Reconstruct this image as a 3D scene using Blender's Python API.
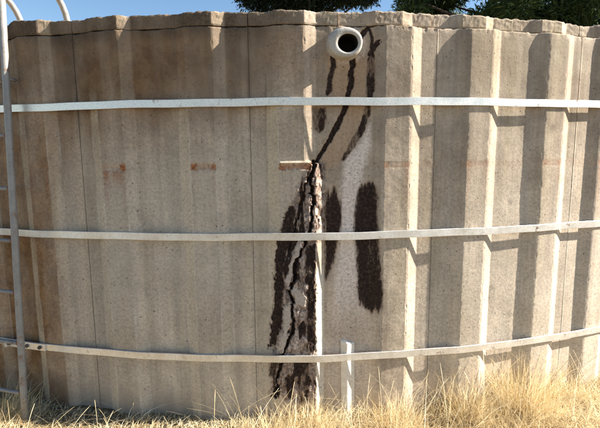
import bpy, bmesh, math, random
import numpy as np
from mathutils import Vector, Matrix

random.seed(7)
rng = np.random.default_rng(11)
scene = bpy.context.scene
for o in list(bpy.data.objects):
    bpy.data.objects.remove(o, do_unlink=True)
COL = scene.collection
R_ = math.radians

# ------------------------------------------------------------------ camera
EYE = 1.55                                    # eye height above the ground
cam_data = bpy.data.cameras.new('camera')
cam = bpy.data.objects.new('camera', cam_data)
COL.objects.link(cam)
scene.camera = cam
cam_data.sensor_width = 36.0
cam_data.sensor_fit = 'HORIZONTAL'
cam_data.lens = 436.9 / 600.0 * 36.0
cam_data.clip_start = 0.02
cam_data.clip_end = 3000.0
PITCH, ROLL = R_(7.83), R_(-0.575)
fwd = Vector((0, math.cos(PITCH), -math.sin(PITCH)))
up0 = Vector((0, math.sin(PITCH), math.cos(PITCH)))
rt0 = Vector((1, 0, 0))
rt = rt0 * math.cos(ROLL) + up0 * math.sin(ROLL)
upv = up0 * math.cos(ROLL) - rt0 * math.sin(ROLL)
cam.matrix_world = Matrix(((rt.x, upv.x, -fwd.x, 0), (rt.y, upv.y, -fwd.y, 0), (rt.z, upv.z, -fwd.z, EYE), (0, 0, 0, 1)))

# ------------------------------------------------------------------ sky, sun, exposure
SUN_AZ, SUN_EL = R_(91.25), R_(32.0)          # from the -Y axis towards +X
sun_dir = Vector((math.sin(SUN_AZ) * math.cos(SUN_EL), -math.cos(SUN_AZ) * math.cos(SUN_EL), math.sin(SUN_EL)))
world = bpy.data.worlds.new('World')
scene.world = world
world.use_nodes = True
wn = world.node_tree.nodes
wl = world.node_tree.links
for n in list(wn):
    wn.remove(n)
sky = wn.new('ShaderNodeTexSky')
sky.sky_type = 'NISHITA'
sky.sun_disc = False
sky.sun_elevation = SUN_EL
sky.sun_rotation = math.atan2(sun_dir.x, sun_dir.y)
sky.altitude = 100
sky.air_density = 1.0
sky.dust_density = 0.2
sky.ozone_density = 0.6
bg = wn.new('ShaderNodeBackground')
bg.inputs['Strength'].default_value = 0.058
wo = wn.new('ShaderNodeOutputWorld')
hs = wn.new('ShaderNodeHueSaturation')
hs.inputs['Saturation'].default_value = 1.15
wl.new(sky.outputs[0], hs.inputs['Color'])
wl.new(hs.outputs[0], bg.inputs['Color'])
wl.new(bg.outputs[0], wo.inputs['Surface'])

sd = bpy.data.lights.new('sun', 'SUN')
sd.energy = 5.0
sd.angle = R_(0.5)
sd.color = (1.0, 0.935, 0.84)
sun = bpy.data.objects.new('sun', sd)
COL.objects.link(sun)
sun.location = (20, 0, 20)
sun.rotation_euler = sun_dir.to_track_quat('Z', 'Y').to_euler()

scene.render.engine = 'CYCLES'
scene.cycles.max_bounces = 6
scene.cycles.diffuse_bounces = 3
scene.render.resolution_x = 1024
scene.render.resolution_y = 730
scene.view_settings.view_transform = 'Standard'
scene.view_settings.look = 'None'
scene.view_settings.gamma = 1.0
scene.view_settings.use_curve_mapping = False
scene.view_settings.exposure = 1.7

# ------------------------------------------------------------------ small tools
def tag(o, label=None, cat=None, group=None, kind=None):
    if label: o['label'] = label
    if cat: o['category'] = cat
    if group: o['group'] = group
    if kind: o['kind'] = kind
    return o

def empty(name, loc=(0, 0, 0)):
    o = bpy.data.objects.new(name, None)
    o.empty_display_size = 0.2
    o.location = loc
    COL.objects.link(o)
    return o

def link_mesh(name, me, mat=None, parent=None, smooth=True):
    o = bpy.data.objects.new(name, me)
    COL.objects.link(o)
    if mat: me.materials.append(mat)
    if parent: o.parent = parent
    if smooth: me.polygons.foreach_set('use_smooth', [True] * len(me.polygons))
    return o

def mesh_from(name, verts, faces):
    me = bpy.data.meshes.new(name)
    me.from_pydata([tuple(v) for v in verts], [], [tuple(f) for f in faces])
    me.update()
    return me

def recalc(me):
    bm = bmesh.new(); bm.from_mesh(me)
    bmesh.ops.recalc_face_normals(bm, faces=bm.faces)
    bm.to_mesh(me); bm.free()

def tube(name, pts, rad, mat, parent=None, seg=14, cap=True):
    """round bar swept along a polyline; rad a number or one per point"""
    pts = [Vector(p) for p in pts]
    n = len(pts)
    rads = [rad] * n if not hasattr(rad, '__len__') else rad
    vs, fs = [], []
    prev = None
    for i, p in enumerate(pts):
        t = (pts[min(i + 1, n - 1)] - pts[max(i - 1, 0)]).normalized()
        if prev is None:
            a = t.orthogonal().normalized()
        else:
            a = (prev - t * prev.dot(t)).normalized()
        prev = a
        b = t.cross(a)
        for k in range(seg):
            w = 2 * math.pi * k / seg
            vs.append(p + (a * math.cos(w) + b * math.sin(w)) * rads[i])
    for i in range(n - 1):
        for k in range(seg):
            fs.append((i * seg + k, i * seg + (k + 1) % seg, (i + 1) * seg + (k + 1) % seg, (i + 1) * seg + k))
    if cap:
        fs.append(tuple(range(seg))[::-1])
        fs.append(tuple((n - 1) * seg + k for k in range(seg)))
    me = mesh_from(name, vs, fs)
    recalc(me)
    return link_mesh(name, me, mat, parent)

# lattice noise in numpy -------------------------------------------------
def _hash(ix, iy, seed):
    h = (ix.astype(np.int64) * 374761393 + iy.astype(np.int64) * 668265263 + seed * 974634777) & 0xffffffff
    h = ((h ^ (h >> 13)) * 1274126177) & 0xffffffff
    h = (h ^ (h >> 16)) & 0xffffffff
    return h / 4294967295.0

def vnoise(x, y, seed=0):
    x = np.asarray(x, float); y = np.asarray(y, float)
    ix = np.floor(x); iy = np.floor(y)
    fx = x - ix; fy = y - iy
    fx = fx * fx * (3 - 2 * fx); fy = fy * fy * (3 - 2 * fy)
    a = _hash(ix, iy, seed); b = _hash(ix + 1, iy, seed)
    c = _hash(ix, iy + 1, seed); d = _hash(ix + 1, iy + 1, seed)
    return (a * (1 - fx) + b * fx) * (1 - fy) + (c * (1 - fx) + d * fx) * fy - 0.5

def fbm(x, y, seed=0, oct=4):
    s = 0; a = 1.0
    for k in range(oct):
        s = s + a * vnoise(np.asarray(x) * 2 ** k, np.asarray(y) * 2 ** k, seed + k * 17)
        a *= 0.5
    return s                                  # about -0.8 .. 0.8

def smooth(e0, e1, x):
    t = np.clip((x - e0) / (e1 - e0), 0, 1)
    return t * t * (3 - 2 * t)

def poly_sdf(px, py, poly):
    """signed distance to a polygon, negative inside"""
    P = np.array([p[:2] for p in poly], float)
    d = np.full(px.shape, 1e9); inside = np.zeros(px.shape, bool)
    n = len(P)
    for i in range(n):
        a = P[i]; b = P[(i + 1) % n]
        e = b - a
        wx = px - a[0]; wy = py - a[1]
        t = np.clip((wx * e[0] + wy * e[1]) / (e @ e + 1e-12), 0, 1)
        d = np.minimum(d, np.hypot(wx - e[0] * t, wy - e[1] * t))
        c = (a[1] > py) != (b[1] > py)
        xi = (b[0] - a[0]) * (py - a[1]) / (b[1] - a[1] + 1e-12) + a[0]
        inside ^= c & (px < xi)
    return np.where(inside, -d, d)

def line_sdf(px, py, pts):
    """distance to a polyline minus its local half width"""
    d = np.full(px.shape, 1e9)
    for a, b in zip(pts[:-1], pts[1:]):
        ex, ey = b[0] - a[0], b[1] - a[1]
        wx = px - a[0]; wy = py - a[1]
        t = np.clip((wx * ex + wy * ey) / (ex * ex + ey * ey + 1e-12), 0, 1)
        hw = 0.5 * (a[2] + (b[2] - a[2]) * t)
        d = np.minimum(d, np.hypot(wx - ex * t, wy - ey * t) - hw)
    return d

# ------------------------------------------------------------------ materials
class NT:
    def __init__(s, name):
        s.m = bpy.data.materials.new(name); s.m.use_nodes = True
        s.t = s.m.node_tree; s.n = s.t.nodes; s.l = s.t.links
        s.bsdf = s.n['Principled BSDF']; s.out = s.n['Material Output']
    def new(s, typ, **kw):
        n = s.n.new(typ)
        for k, v in kw.items(): setattr(n, k, v)
        return n
    def put(s, sock, v):
        if hasattr(v, 'is_output'): s.l.new(v, sock)
        elif isinstance(v, (tuple, list)) and len(v) == 3 and sock.type == 'RGBA': sock.default_value = (*v, 1)
        else: sock.default_value = v
    def uv(s): return s.new('ShaderNodeUVMap').outputs[0]
    def obj(s): return s.new('ShaderNodeTexCoord').outputs['Object']
    def scale(s, vec, sc):
        n = s.new('ShaderNodeMapping'); s.put(n.inputs['Vector'], vec); n.inputs['Scale'].default_value = sc
        return n.outputs[0]
    def noise(s, vec, sc, det=4, rough=0.55, dist=0.0):
        n = s.new('ShaderNodeTexNoise'); s.put(n.inputs['Vector'], vec)
        n.inputs['Scale'].default_value = sc; n.inputs['Detail'].default_value = det
        n.inputs['Roughness'].default_value = rough; n.inputs['Distortion'].default_value = dist
        return n.outputs['Fac']
    def voro(s, vec, sc, out='Distance'):
        n = s.new('ShaderNodeTexVoronoi'); s.put(n.inputs['Vector'], vec); n.inputs['Scale'].default_value = sc
        return n.outputs[out]
    def rng(s, v, a, b, c=0.0, d=1.0, smooth=True):
        n = s.new('ShaderNodeMapRange', interpolation_type='SMOOTHSTEP' if smooth else 'LINEAR')
        s.put(n.inputs[0], v)
        for i, q in enumerate((a, b, c, d)): n.inputs[1 + i].default_value = q
        return n.outputs[0]
    def math(s, op, a, b=0.0):
        n = s.new('ShaderNodeMath', operation=op); s.put(n.inputs[0], a); s.put(n.inputs[1], b)
        return n.outputs[0]
    def mix(s, f, a, b, blend='MIX'):
        n = s.new('ShaderNodeMix', data_type='RGBA', blend_type=blend)
        s.put(n.inputs[0], f); s.put(n.inputs[6], a); s.put(n.inputs[7], b)
        return n.outputs[2]
    def val(s, c, f):                          # colour times a grey factor
        n = s.new('ShaderNodeVectorMath', operation='SCALE'); s.put(n.inputs[0], c); s.put(n.inputs['Scale'], f)
        return n.outputs[0]
    def attr(s, name, out='Fac'):
        return s.new('ShaderNodeAttribute', attribute_name=name).outputs[out]
    def bump(s, h, dist, strength=1.0, normal=None):
        n = s.new('ShaderNodeBump'); n.inputs['Distance'].default_value = dist; n.inputs['Strength'].default_value = strength
        s.put(n.inputs['Height'], h)
        if normal is not None: s.put(n.inputs['Normal'], normal)
        return n.outputs[0]
    def done(s, color=None, rough=None, metal=None, normal=None, spec=None):
        b = s.bsdf.inputs
        if color is not None: s.put(b['Base Color'], color)
        if rough is not None: s.put(b['Roughness'], rough)
        if metal is not None: s.put(b['Metallic'], metal)
        if normal is not None: s.put(b['Normal'], normal)
        if spec is not None: b['Specular IOR Level'].default_value = spec
        return s.m

def concrete_material():
    t = NT('weathered_concrete')
    uv = t.uv()
    big = t.noise(uv, 2.6, 5, 0.6)
    c = t.mix(t.rng(big, 0.3, 0.7), (0.455, 0.355, 0.258), (0.575, 0.475, 0.362))
    streak = t.noise(t.scale(uv, (11, 0.55, 1)), 1.0, 4, 0.55)
    c = t.val(c, t.rng(streak, 0.25, 0.75, 0.76, 1.16))
    hue = t.noise(t.scale(uv, (6, 0.5, 1)), 1.3, 3)
    c = t.mix(t.rng(hue, 0.50, 0.70, 0.0, 0.30), c, (0.42, 0.35, 0.20))           # yellowish runs
    c = t.mix(t.rng(hue, 0.48, 0.32, 0.0, 0.25), c, (0.42, 0.37, 0.32))           # greyer runs
    blot = t.noise(uv, 7, 5, 0.65, 0.4)
    c = t.val(c, t.rng(blot, 0.30, 0.70, 0.84, 1.13))
    drip = t.noise(t.scale(uv, (46, 1.3, 1)), 1.0, 3, 0.6)
    c = t.val(c, t.rng(drip, 0.30, 0.62, 0.90, 1.04))
    # old water and iron discolouring, with painted shade mixed into the dirt
    bn = t.noise(t.scale(uv, (5, 1.4, 1)), 1.6, 5, 0.62)
    bf = t.math('MULTIPLY', t.attr('brown'), t.rng(bn, 0.22, 0.7, 0.45, 1.15))
    rough_n = t.noise(uv, 60, 4, 0.75)                                            # about 1 to 2 cm mottling
    bcol = t.mix(t.rng(t.noise(uv, 9, 4, 0.7), 0.35, 0.65), (0.19, 0.092, 0.038), (0.34, 0.19, 0.082))
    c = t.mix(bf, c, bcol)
    gf = t.math('MULTIPLY', t.attr('grime_shade'), t.rng(rough_n, 0.32, 0.66, 0.62, 1.12))
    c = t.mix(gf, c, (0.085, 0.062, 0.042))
    c = t.mix(t.math('MULTIPLY', t.attr('yellow'), t.rng(big, 0.3, 0.6, 0.5, 1.0)), c, (0.60, 0.48, 0.325))
    c = t.mix(t.attr('tan'), c, (0.45, 0.28, 0.155))
    c = t.mix(t.attr('pale'), c, (0.63, 0.555, 0.45))
    c = t.mix(t.math('MULTIPLY', t.attr('efflo'), t.rng(rough_n, 0.3, 0.6, 0.6, 1.0)), c, (0.76, 0.645, 0.56))
    # sandy grain
    grain = t.noise(uv, 190, 3, 0.75)
    c = t.val(c, t.rng(rough_n, 0.32, 0.68, 0.80, 1.17))
    c = t.val(c, t.rng(grain, 0.32, 0.68, 0.86, 1.12))
    # aggregate: irregular dark pits
    pv = t.new('ShaderNodeVectorMath', operation='MULTIPLY_ADD')
    nz = t.new('ShaderNodeTexNoise'); t.put(nz.inputs['Vector'], uv); nz.inputs['Scale'].default_value = 90
    t.l.new(nz.outputs['Color'], pv.inputs[0]); pv.inputs[1].default_value = (0.012, 0.012, 0.0); t.l.new(uv, pv.inputs[2])
    vn = t.new('ShaderNodeTexVoronoi'); t.l.new(pv.outputs[0], vn.inputs['Vector']); vn.inputs['Scale'].default_value = 62
    prx = t.new('ShaderNodeSeparateColor'); t.l.new(vn.outputs['Color'], prx.inputs[0])
    size = t.rng(prx.outputs[1], 0.0, 1.0, 0.06, 0.26, False)
    pit = t.math('MULTIPLY', t.math('LESS_THAN', vn.outputs['Distance'], size), t.rng(prx.outputs[0], 0.74, 0.82))
    c = t.mix(t.math('MULTIPLY', pit, 0.72), c, (0.10, 0.07, 0.048))
    # broken concrete on the split rib
    ch = t.attr('chunk')
    rub = t.mix(ch, (0.19, 0.125, 0.095), (0.62, 0.50, 0.41))
    rub = t.val(rub, t.rng(rough_n, 0.36, 0.62, 0.6, 1.2))
    rub = t.val(rub, t.rng(grain, 0.34, 0.66, 0.6, 1.3))
    c = t.mix(t.attr('rubble'), c, rub)
    c = t.mix(t.attr('flake'), c, t.val((0.55, 0.46, 0.38), t.rng(rough_n, 0.3, 0.65, 0.7, 1.1)))
    c = t.mix(t.attr('rust'), c, t.mix(t.rng(rough_n, 0.4, 0.6), (0.22, 0.065, 0.025), (0.42, 0.17, 0.065)))
    s1 = t.noise(t.scale(uv, (110, 34, 1)), 1.0, 4, 0.8)
    sf = t.rng(t.math('ADD', t.attr('stain'), t.math('MULTIPLY', t.math('SUBTRACT', s1, 0.5), 1.2)), 0.22, 0.70)
    halo = t.rng(t.math('ADD', t.attr('stain'), t.math('MULTIPLY', t.math('SUBTRACT', rough_n, 0.5), 0.8)), 0.02, 0.5, 0.0, 0.55)
    c = t.mix(halo, c, (0.20, 0.115, 0.065))
    c = t.mix(sf, c, t.mix(t.rng(rough_n, 0.42, 0.74), (0.022, 0.014, 0.011), (0.088, 0.052, 0.036)))
    h1 = t.math('ADD', t.math('MULTIPLY', grain, 0.75), t.math('MULTIPLY', rough_n, 0.9))
    h1 = t.math('SUBTRACT', h1, t.math('MULTIPLY', pit, 0.8))
    h1 = t.math('ADD', h1, t.math('MULTIPLY', t.math('MULTIPLY', rough_n, t.attr('rubble')), 5.0))
    nrm = t.bump(h1, 0.0014)
    return t.done(c, 0.93, 0.0, nrm, 0.2)

def steel_material(name, col, col2, rough=0.42, metal=0.85, rust=0.0):
    t = NT(name)
    o = t.obj()
    n1 = t.noise(o, 9, 5, 0.6); n2 = t.noise(o, 120, 3, 0.6)
    c = t.mix(t.rng(n1, 0.3, 0.7), col, col2)
    c = t.val(c, t.rng(n2, 0.3, 0.7, 0.9, 1.08))
    if rust:
        c = t.mix(t.rng(t.noise(o, 14, 5, 0.7), 0.62 - 0.2 * rust, 0.75), c, (0.2, 0.09, 0.045))
    return t.done(c, t.rng(n1, 0.3, 0.7, rough - 0.07, rough + 0.1), metal, t.bump(n2, 0.0006))

def plain_material(name, a, b, sc=20, rough=0.85, bumpd=0.001, spec=0.3):
    t = NT(name)
    o = t.obj()
    n1 = t.noise(o, sc, 5, 0.65)
    n2 = t.noise(o, sc * 9, 3, 0.6)
    c = t.val(t.mix(t.rng(n1, 0.3, 0.7), a, b), t.rng(n2, 0.3, 0.7, 0.88, 1.1))
    return t.done(c, rough, 0.0, t.bump(t.math('ADD', n1, t.math('MULTIPLY', n2, 0.5)), bumpd), spec)

def grass_material():
    t = NT('dry_grass')
    a = t.attr('shade')
    r = t.new('ShaderNodeValToRGB'); t.put(r.inputs[0], a)
    e = r.color_ramp.elements
    e[0].position = 0.0; e[0].color = (0.22, 0.13, 0.055, 1)
    e[1].position = 1.0; e[1].color = (0.90, 0.80, 0.56, 1)
    for p, col in ((0.3, (0.52, 0.38, 0.19, 1)), (0.7, (0.78, 0.62, 0.35, 1))):
        q = e.new(p); q.color = col
    t.done(r.outputs[0], 0.6, 0.0, None, 0.3)
    tr = t.new('ShaderNodeBsdfTranslucent'); t.put(tr.inputs[0], r.outputs[0])
    mx = t.new('ShaderNodeMixShader'); mx.inputs[0].default_value = 0.28
    t.l.new(t.bsdf.outputs[0], mx.inputs[1]); t.l.new(tr.outputs[0], mx.inputs[2]); t.l.new(mx.outputs[0], t.out.inputs[0])
    return t.m

def leaf_material(name, dark, light):
    t = NT(name)
    c = t.mix(t.attr('shade'), dark, light)
    t.done(c, 0.6, 0.0, None, 0.3)
    tr = t.new('ShaderNodeBsdfTranslucent'); t.put(tr.inputs[0], c)
    mx = t.new('ShaderNodeMixShader'); mx.inputs[0].default_value = 0.25
    t.l.new(t.bsdf.outputs[0], mx.inputs[1]); t.l.new(tr.outputs[0], mx.inputs[2]); t.l.new(mx.outputs[0], t.out.inputs[0])
    return t.m

def ground_material():
    t = NT('dry_ground')
    o = t.obj()
    n1 = t.noise(o, 0.6, 6, 0.6); n2 = t.noise(o, 18, 6, 0.7); n3 = t.noise(t.scale(o, (60, 60, 60)), 1.0, 3)
    c = t.mix(t.rng(n1, 0.3, 0.7), (0.18, 0.125, 0.065), (0.265, 0.20, 0.10))
    c = t.mix(t.rng(n2, 0.42, 0.62), c, (0.09, 0.062, 0.038))
    c = t.val(c, t.rng(n3, 0.3, 0.7, 0.8, 1.15))
    return t.done(c, 0.95, 0.0, t.bump(t.math('ADD', n2, t.math('MULTIPLY', n3, 0.4)), 0.02), 0.2)

M_CONC = concrete_material()
M_STRAP = steel_material('galvanised_steel', (0.74, 0.715, 0.67), (0.88, 0.86, 0.82), 0.36, 0.60, rust=0.12)
M_LADDER = steel_material('weathered_ladder_steel', (0.25, 0.235, 0.215), (0.34, 0.32, 0.29), 0.5, 0.2, rust=0.5)
M_BOLT = steel_material('dark_bolt_steel', (0.10, 0.08, 0.07), (0.18, 0.14, 0.11), 0.6, 0.5, rust=0.6)
M_PIPE = plain_material('pale_cement_pipe', (0.42, 0.385, 0.33), (0.54, 0.50, 0.44), 14, 0.8, 0.002)
M_BORE = plain_material('bore_shade', (0.014, 0.011, 0.009), (0.028, 0.021, 0.016), 20, 0.9, 0.002)  # near-black colour stands in for the shade inside the bore
M_JOINT = plain_material('dark_joint_mortar', (0.16, 0.125, 0.09), (0.27, 0.215, 0.16), 40, 0.95, 0.003)
M_STAKE = plain_material('white_painted_timber', (0.62, 0.55, 0.45), (0.76, 0.70, 0.60), 16, 0.7, 0.0015)
M_RUSTBAR = plain_material('rusty_iron', (0.20, 0.075, 0.03), (0.36, 0.16, 0.07), 60, 0.9, 0.001)
M_GRASS = grass_material()
M_GROUND = ground_material()
M_BARK = plain_material('grey_brown_bark', (0.07, 0.05, 0.035), (0.15, 0.11, 0.08), 6, 0.95, 0.02)
M_LEAF_A = leaf_material('dark_cypress_foliage', (0.010, 0.018, 0.010), (0.026, 0.042, 0.018))
M_LEAF_B = leaf_material('green_cypress_foliage', (0.012, 0.026, 0.010), (0.10, 0.155, 0.04))

# ------------------------------------------------------------------ the tank
CX, CY = -0.1047, 8.353                        # tank axis
RAD = 5.9534                                   # radius of the raised rib faces
DEPTH = 0.0285                                 # ribs stand this proud of the recesses
CHAM = 0.62                                    # angular width of a rib's sloping side, degrees
WALL_TOP = 2.222
RIM_TOP = 2.299
THICK = 0.11
D2S = math.pi / 180 * RAD                      # degrees to metres of arc

def cyl(th_deg, r, z):
    a = math.radians(th_deg)
    return Vector((r * math.sin(a), -r * math.cos(a), z))

def world_cyl(th_deg, r, z):
    return cyl(th_deg, r, z) + Vector((CX, CY, 0))

tank = empty('concrete_water_tank', (CX, CY, 0))
tag(tank, 'round ribbed concrete water tank with a stained crack down its middle', 'water tank')

# stains and cracks on the split panel, as (arc metres, height[, width])
MARKS = {
    'seep_line': [(0.395, 2.058, 0.0275), (0.4, 2.016, 0.0275), (0.39, 1.985, 0.022), (0.395, 1.943, 0.0275), (0.385, 1.901, 0.022), (0.374, 1.854, 0.022), (0.363, 1.801, 0.0275), (0.336, 1.742, 0.0275), (0.303, 1.678, 0.0275), (0.269, 1.619, 0.0247), (0.23, 1.559, 0.0247), (0.203, 1.51, 0.022)],
    'seep_top': [(0.427, 2.14, 0.022), (0.443, 2.166, 0.0275), (0.464, 2.192, 0.022), (0.486, 2.218, 0.011)],
    'seep_left': [(0.286, 2.063, 0.022), (0.297, 2.016, 0.022), (0.275, 1.954, 0.022), (0.27, 1.891, 0.0275), (0.259, 1.87, 0.0165)],
    'seep_right': [(0.491, 2.202, 0.011), (0.503, 2.162, 0.0137), (0.504, 2.1, 0.022), (0.499, 2.048, 0.033), (0.5, 1.97, 0.0384), (0.495, 1.891, 0.0439), (0.49, 1.838, 0.0384), (0.48, 1.774, 0.0384), (0.464, 1.72, 0.033), (0.447, 1.677, 0.033), (0.425, 1.639, 0.0439), (0.398, 1.59, 0.0384), (0.37, 1.552, 0.022), (0.348, 1.514, 0.0165)],
    'seep_tick': [(0.542, 2.142, 0.011), (0.52, 2.116, 0.0165), (0.498, 2.079, 0.0165)],
    'blob': [(0.171, 1.807), (0.253, 1.801), (0.259, 1.743), (0.247, 1.689), (0.214, 1.657), (0.176, 1.674)],
    'efflo': [(0.497, 1.709), (0.453, 1.623), (0.398, 1.569), (0.353, 1.503), (0.342, 1.404), (0.337, 1.292), (0.332, 1.121), (0.321, 0.948), (0.292, 0.712), (0.263, 0.531), (0.245, 0.439), (0.543, 0.427), (0.462, 0.706), (0.436, 1.003), (0.429, 1.205), (0.445, 1.346), (0.472, 1.485), (0.505, 1.595)],
    'patch_mid': [(0.252, 1.349), (0.28, 1.388), (0.32, 1.359), (0.337, 1.292), (0.337, 1.15), (0.32, 1.064), (0.303, 0.977), (0.28, 0.902), (0.251, 0.832), (0.246, 1.008), (0.246, 1.209)],
    'patch_right': [(0.433, 1.347), (0.461, 1.391), (0.501, 1.402), (0.542, 1.39), (0.544, 1.203), (0.552, 1.058), (0.567, 0.882), (0.574, 0.762), (0.571, 0.617), (0.541, 0.594), (0.499, 0.626), (0.451, 0.677), (0.438, 0.767), (0.425, 0.945), (0.418, 1.091), (0.412, 1.206)],
    'patch_left': [(0.044, 1.265), (0.072, 1.259), (0.082, 1.215), (0.048, 1.142), (0.042, 1.074), (0.029, 0.988), (0.011, 0.913), (0.01, 0.814), (-0.008, 0.726), (0.008, 0.667), (-0.011, 0.577), (-0.047, 0.457), (-0.089, 0.414), (-0.075, 0.548), (-0.048, 0.727), (-0.046, 0.873), (-0.032, 1.018), (-0.013, 1.12), (0.016, 1.198)],
    'patch_low': [(-0.084, 0.377), (-0.026, 0.377), (-0.052, 0.179), (-0.094, 0.147)],
    'strip': [(0.142, 1.05), (0.187, 1.015), (0.191, 0.723), (0.19, 0.544), (0.184, 0.423), (0.155, 0.411), (0.133, 0.545), (0.145, 0.724), (0.13, 0.9)],
    'strip_low': [(0.073, 0.364), (0.16, 0.362), (0.147, 0.113), (0.093, 0.082)],
    'crack_main': [(0.184, 1.506, 0.022), (0.162, 1.435, 0.0192), (0.167, 1.353, 0.0137), (0.177, 1.269, 0.0137), (0.171, 1.197, 0.011), (0.165, 1.14, 0.0165), (0.148, 1.095, 0.0137), (0.137, 1.073, 0.0137), (0.108, 1.004, 0.0137), (0.079, 0.936, 0.0165), (0.067, 0.855, 0.0137), (0.044, 0.785, 0.011), (0.049, 0.738, 0.011), (0.065, 0.696, 0.011), (0.059, 0.619, 0.0137), (0.064, 0.577, 0.0137), (0.046, 0.516, 0.0165), (0.028, 0.456, 0.0165), (0.01, 0.407, 0.011), (-0.015, 0.334, 0.011), (-0.04, 0.241, 0.011), (-0.048, 0.116, 0.011)],
    'crack_side': [(0.167, 1.451, 0.011), (0.139, 1.38, 0.011), (0.128, 1.32, 0.0121), (0.099, 1.242, 0.0137), (0.082, 1.158, 0.0137), (0.059, 1.096, 0.011), (0.047, 1.017, 0.011)],
    'rubble': [(0.107, 1.397), (0.168, 1.489), (0.201, 1.511), (0.244, 1.499), (0.249, 1.296), (0.238, 1.082), (0.193, 1.026), (0.194, 0.111), (-0.083, 0.116), (-0.043, 0.727), (-0.002, 1.103), (0.049, 1.232)],
    'flake1': [(0.098, 1.062), (0.126, 1.073), (0.102, 0.987), (0.062, 0.913), (0.05, 0.814), (0.021, 0.826), (0.046, 0.948), (0.075, 1.016)],
    'flake2': [(0.055, 0.796), (0.1, 0.784), (0.146, 0.736), (0.122, 0.689), (0.071, 0.708)],
    'flake3': [(0.008, 0.679), (0.048, 0.69), (0.047, 0.577), (0.004, 0.426), (-0.031, 0.414), (0.0, 0.547)],
    'tan': [(0.264, 2.058), (0.488, 2.058), (0.479, 1.811), (0.37, 1.542), (0.275, 1.471), (0.208, 1.516), (0.358, 1.785), (0.275, 1.838)],
}
LEDGE_Z = 1.508

def concrete_attrs(me, A):
    for k, v in A.items():
        at = me.attributes.new(k, 'FLOAT', 'POINT')
        at.data.foreach_set('value', np.clip(v, 0, 1).astype(np.float32))

def cells(x, y, seed):
    """random value of the nearest jittered lattice point, and the offset from it"""
    bd = np.full(x.shape, 1e9); val = np.zeros_like(x); ox = np.zeros_like(x); oy = np.zeros_like(x)
    ix, iy = np.floor(x), np.floor(y)
    for dx in (-1, 0, 1):
        for dy in (-1, 0, 1):
            cx, cy = ix + dx, iy + dy
            px = cx + _hash(cx, cy, seed); py = cy + _hash(cx, cy, seed + 1)
            d = (x - px) ** 2 + (y - py) ** 2
            m = d < bd
            bd = np.where(m, d, bd); val = np.where(m, _hash(cx, cy, seed + 2), val)
            ox = np.where(m, x - px, ox); oy = np.where(m, y - py, oy)
    return val, ox, oy

def set_uv(me, uvs):
    uvs = np.asarray(uvs, np.float32)
    lay = me.uv_layers.new(name='UVMap')
    idx = np.zeros(len(me.loops), np.int32)
    me.loops.foreach_get('vertex_index', idx)
    lay.data.foreach_set('uv', uvs[idx].ravel())

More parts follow.
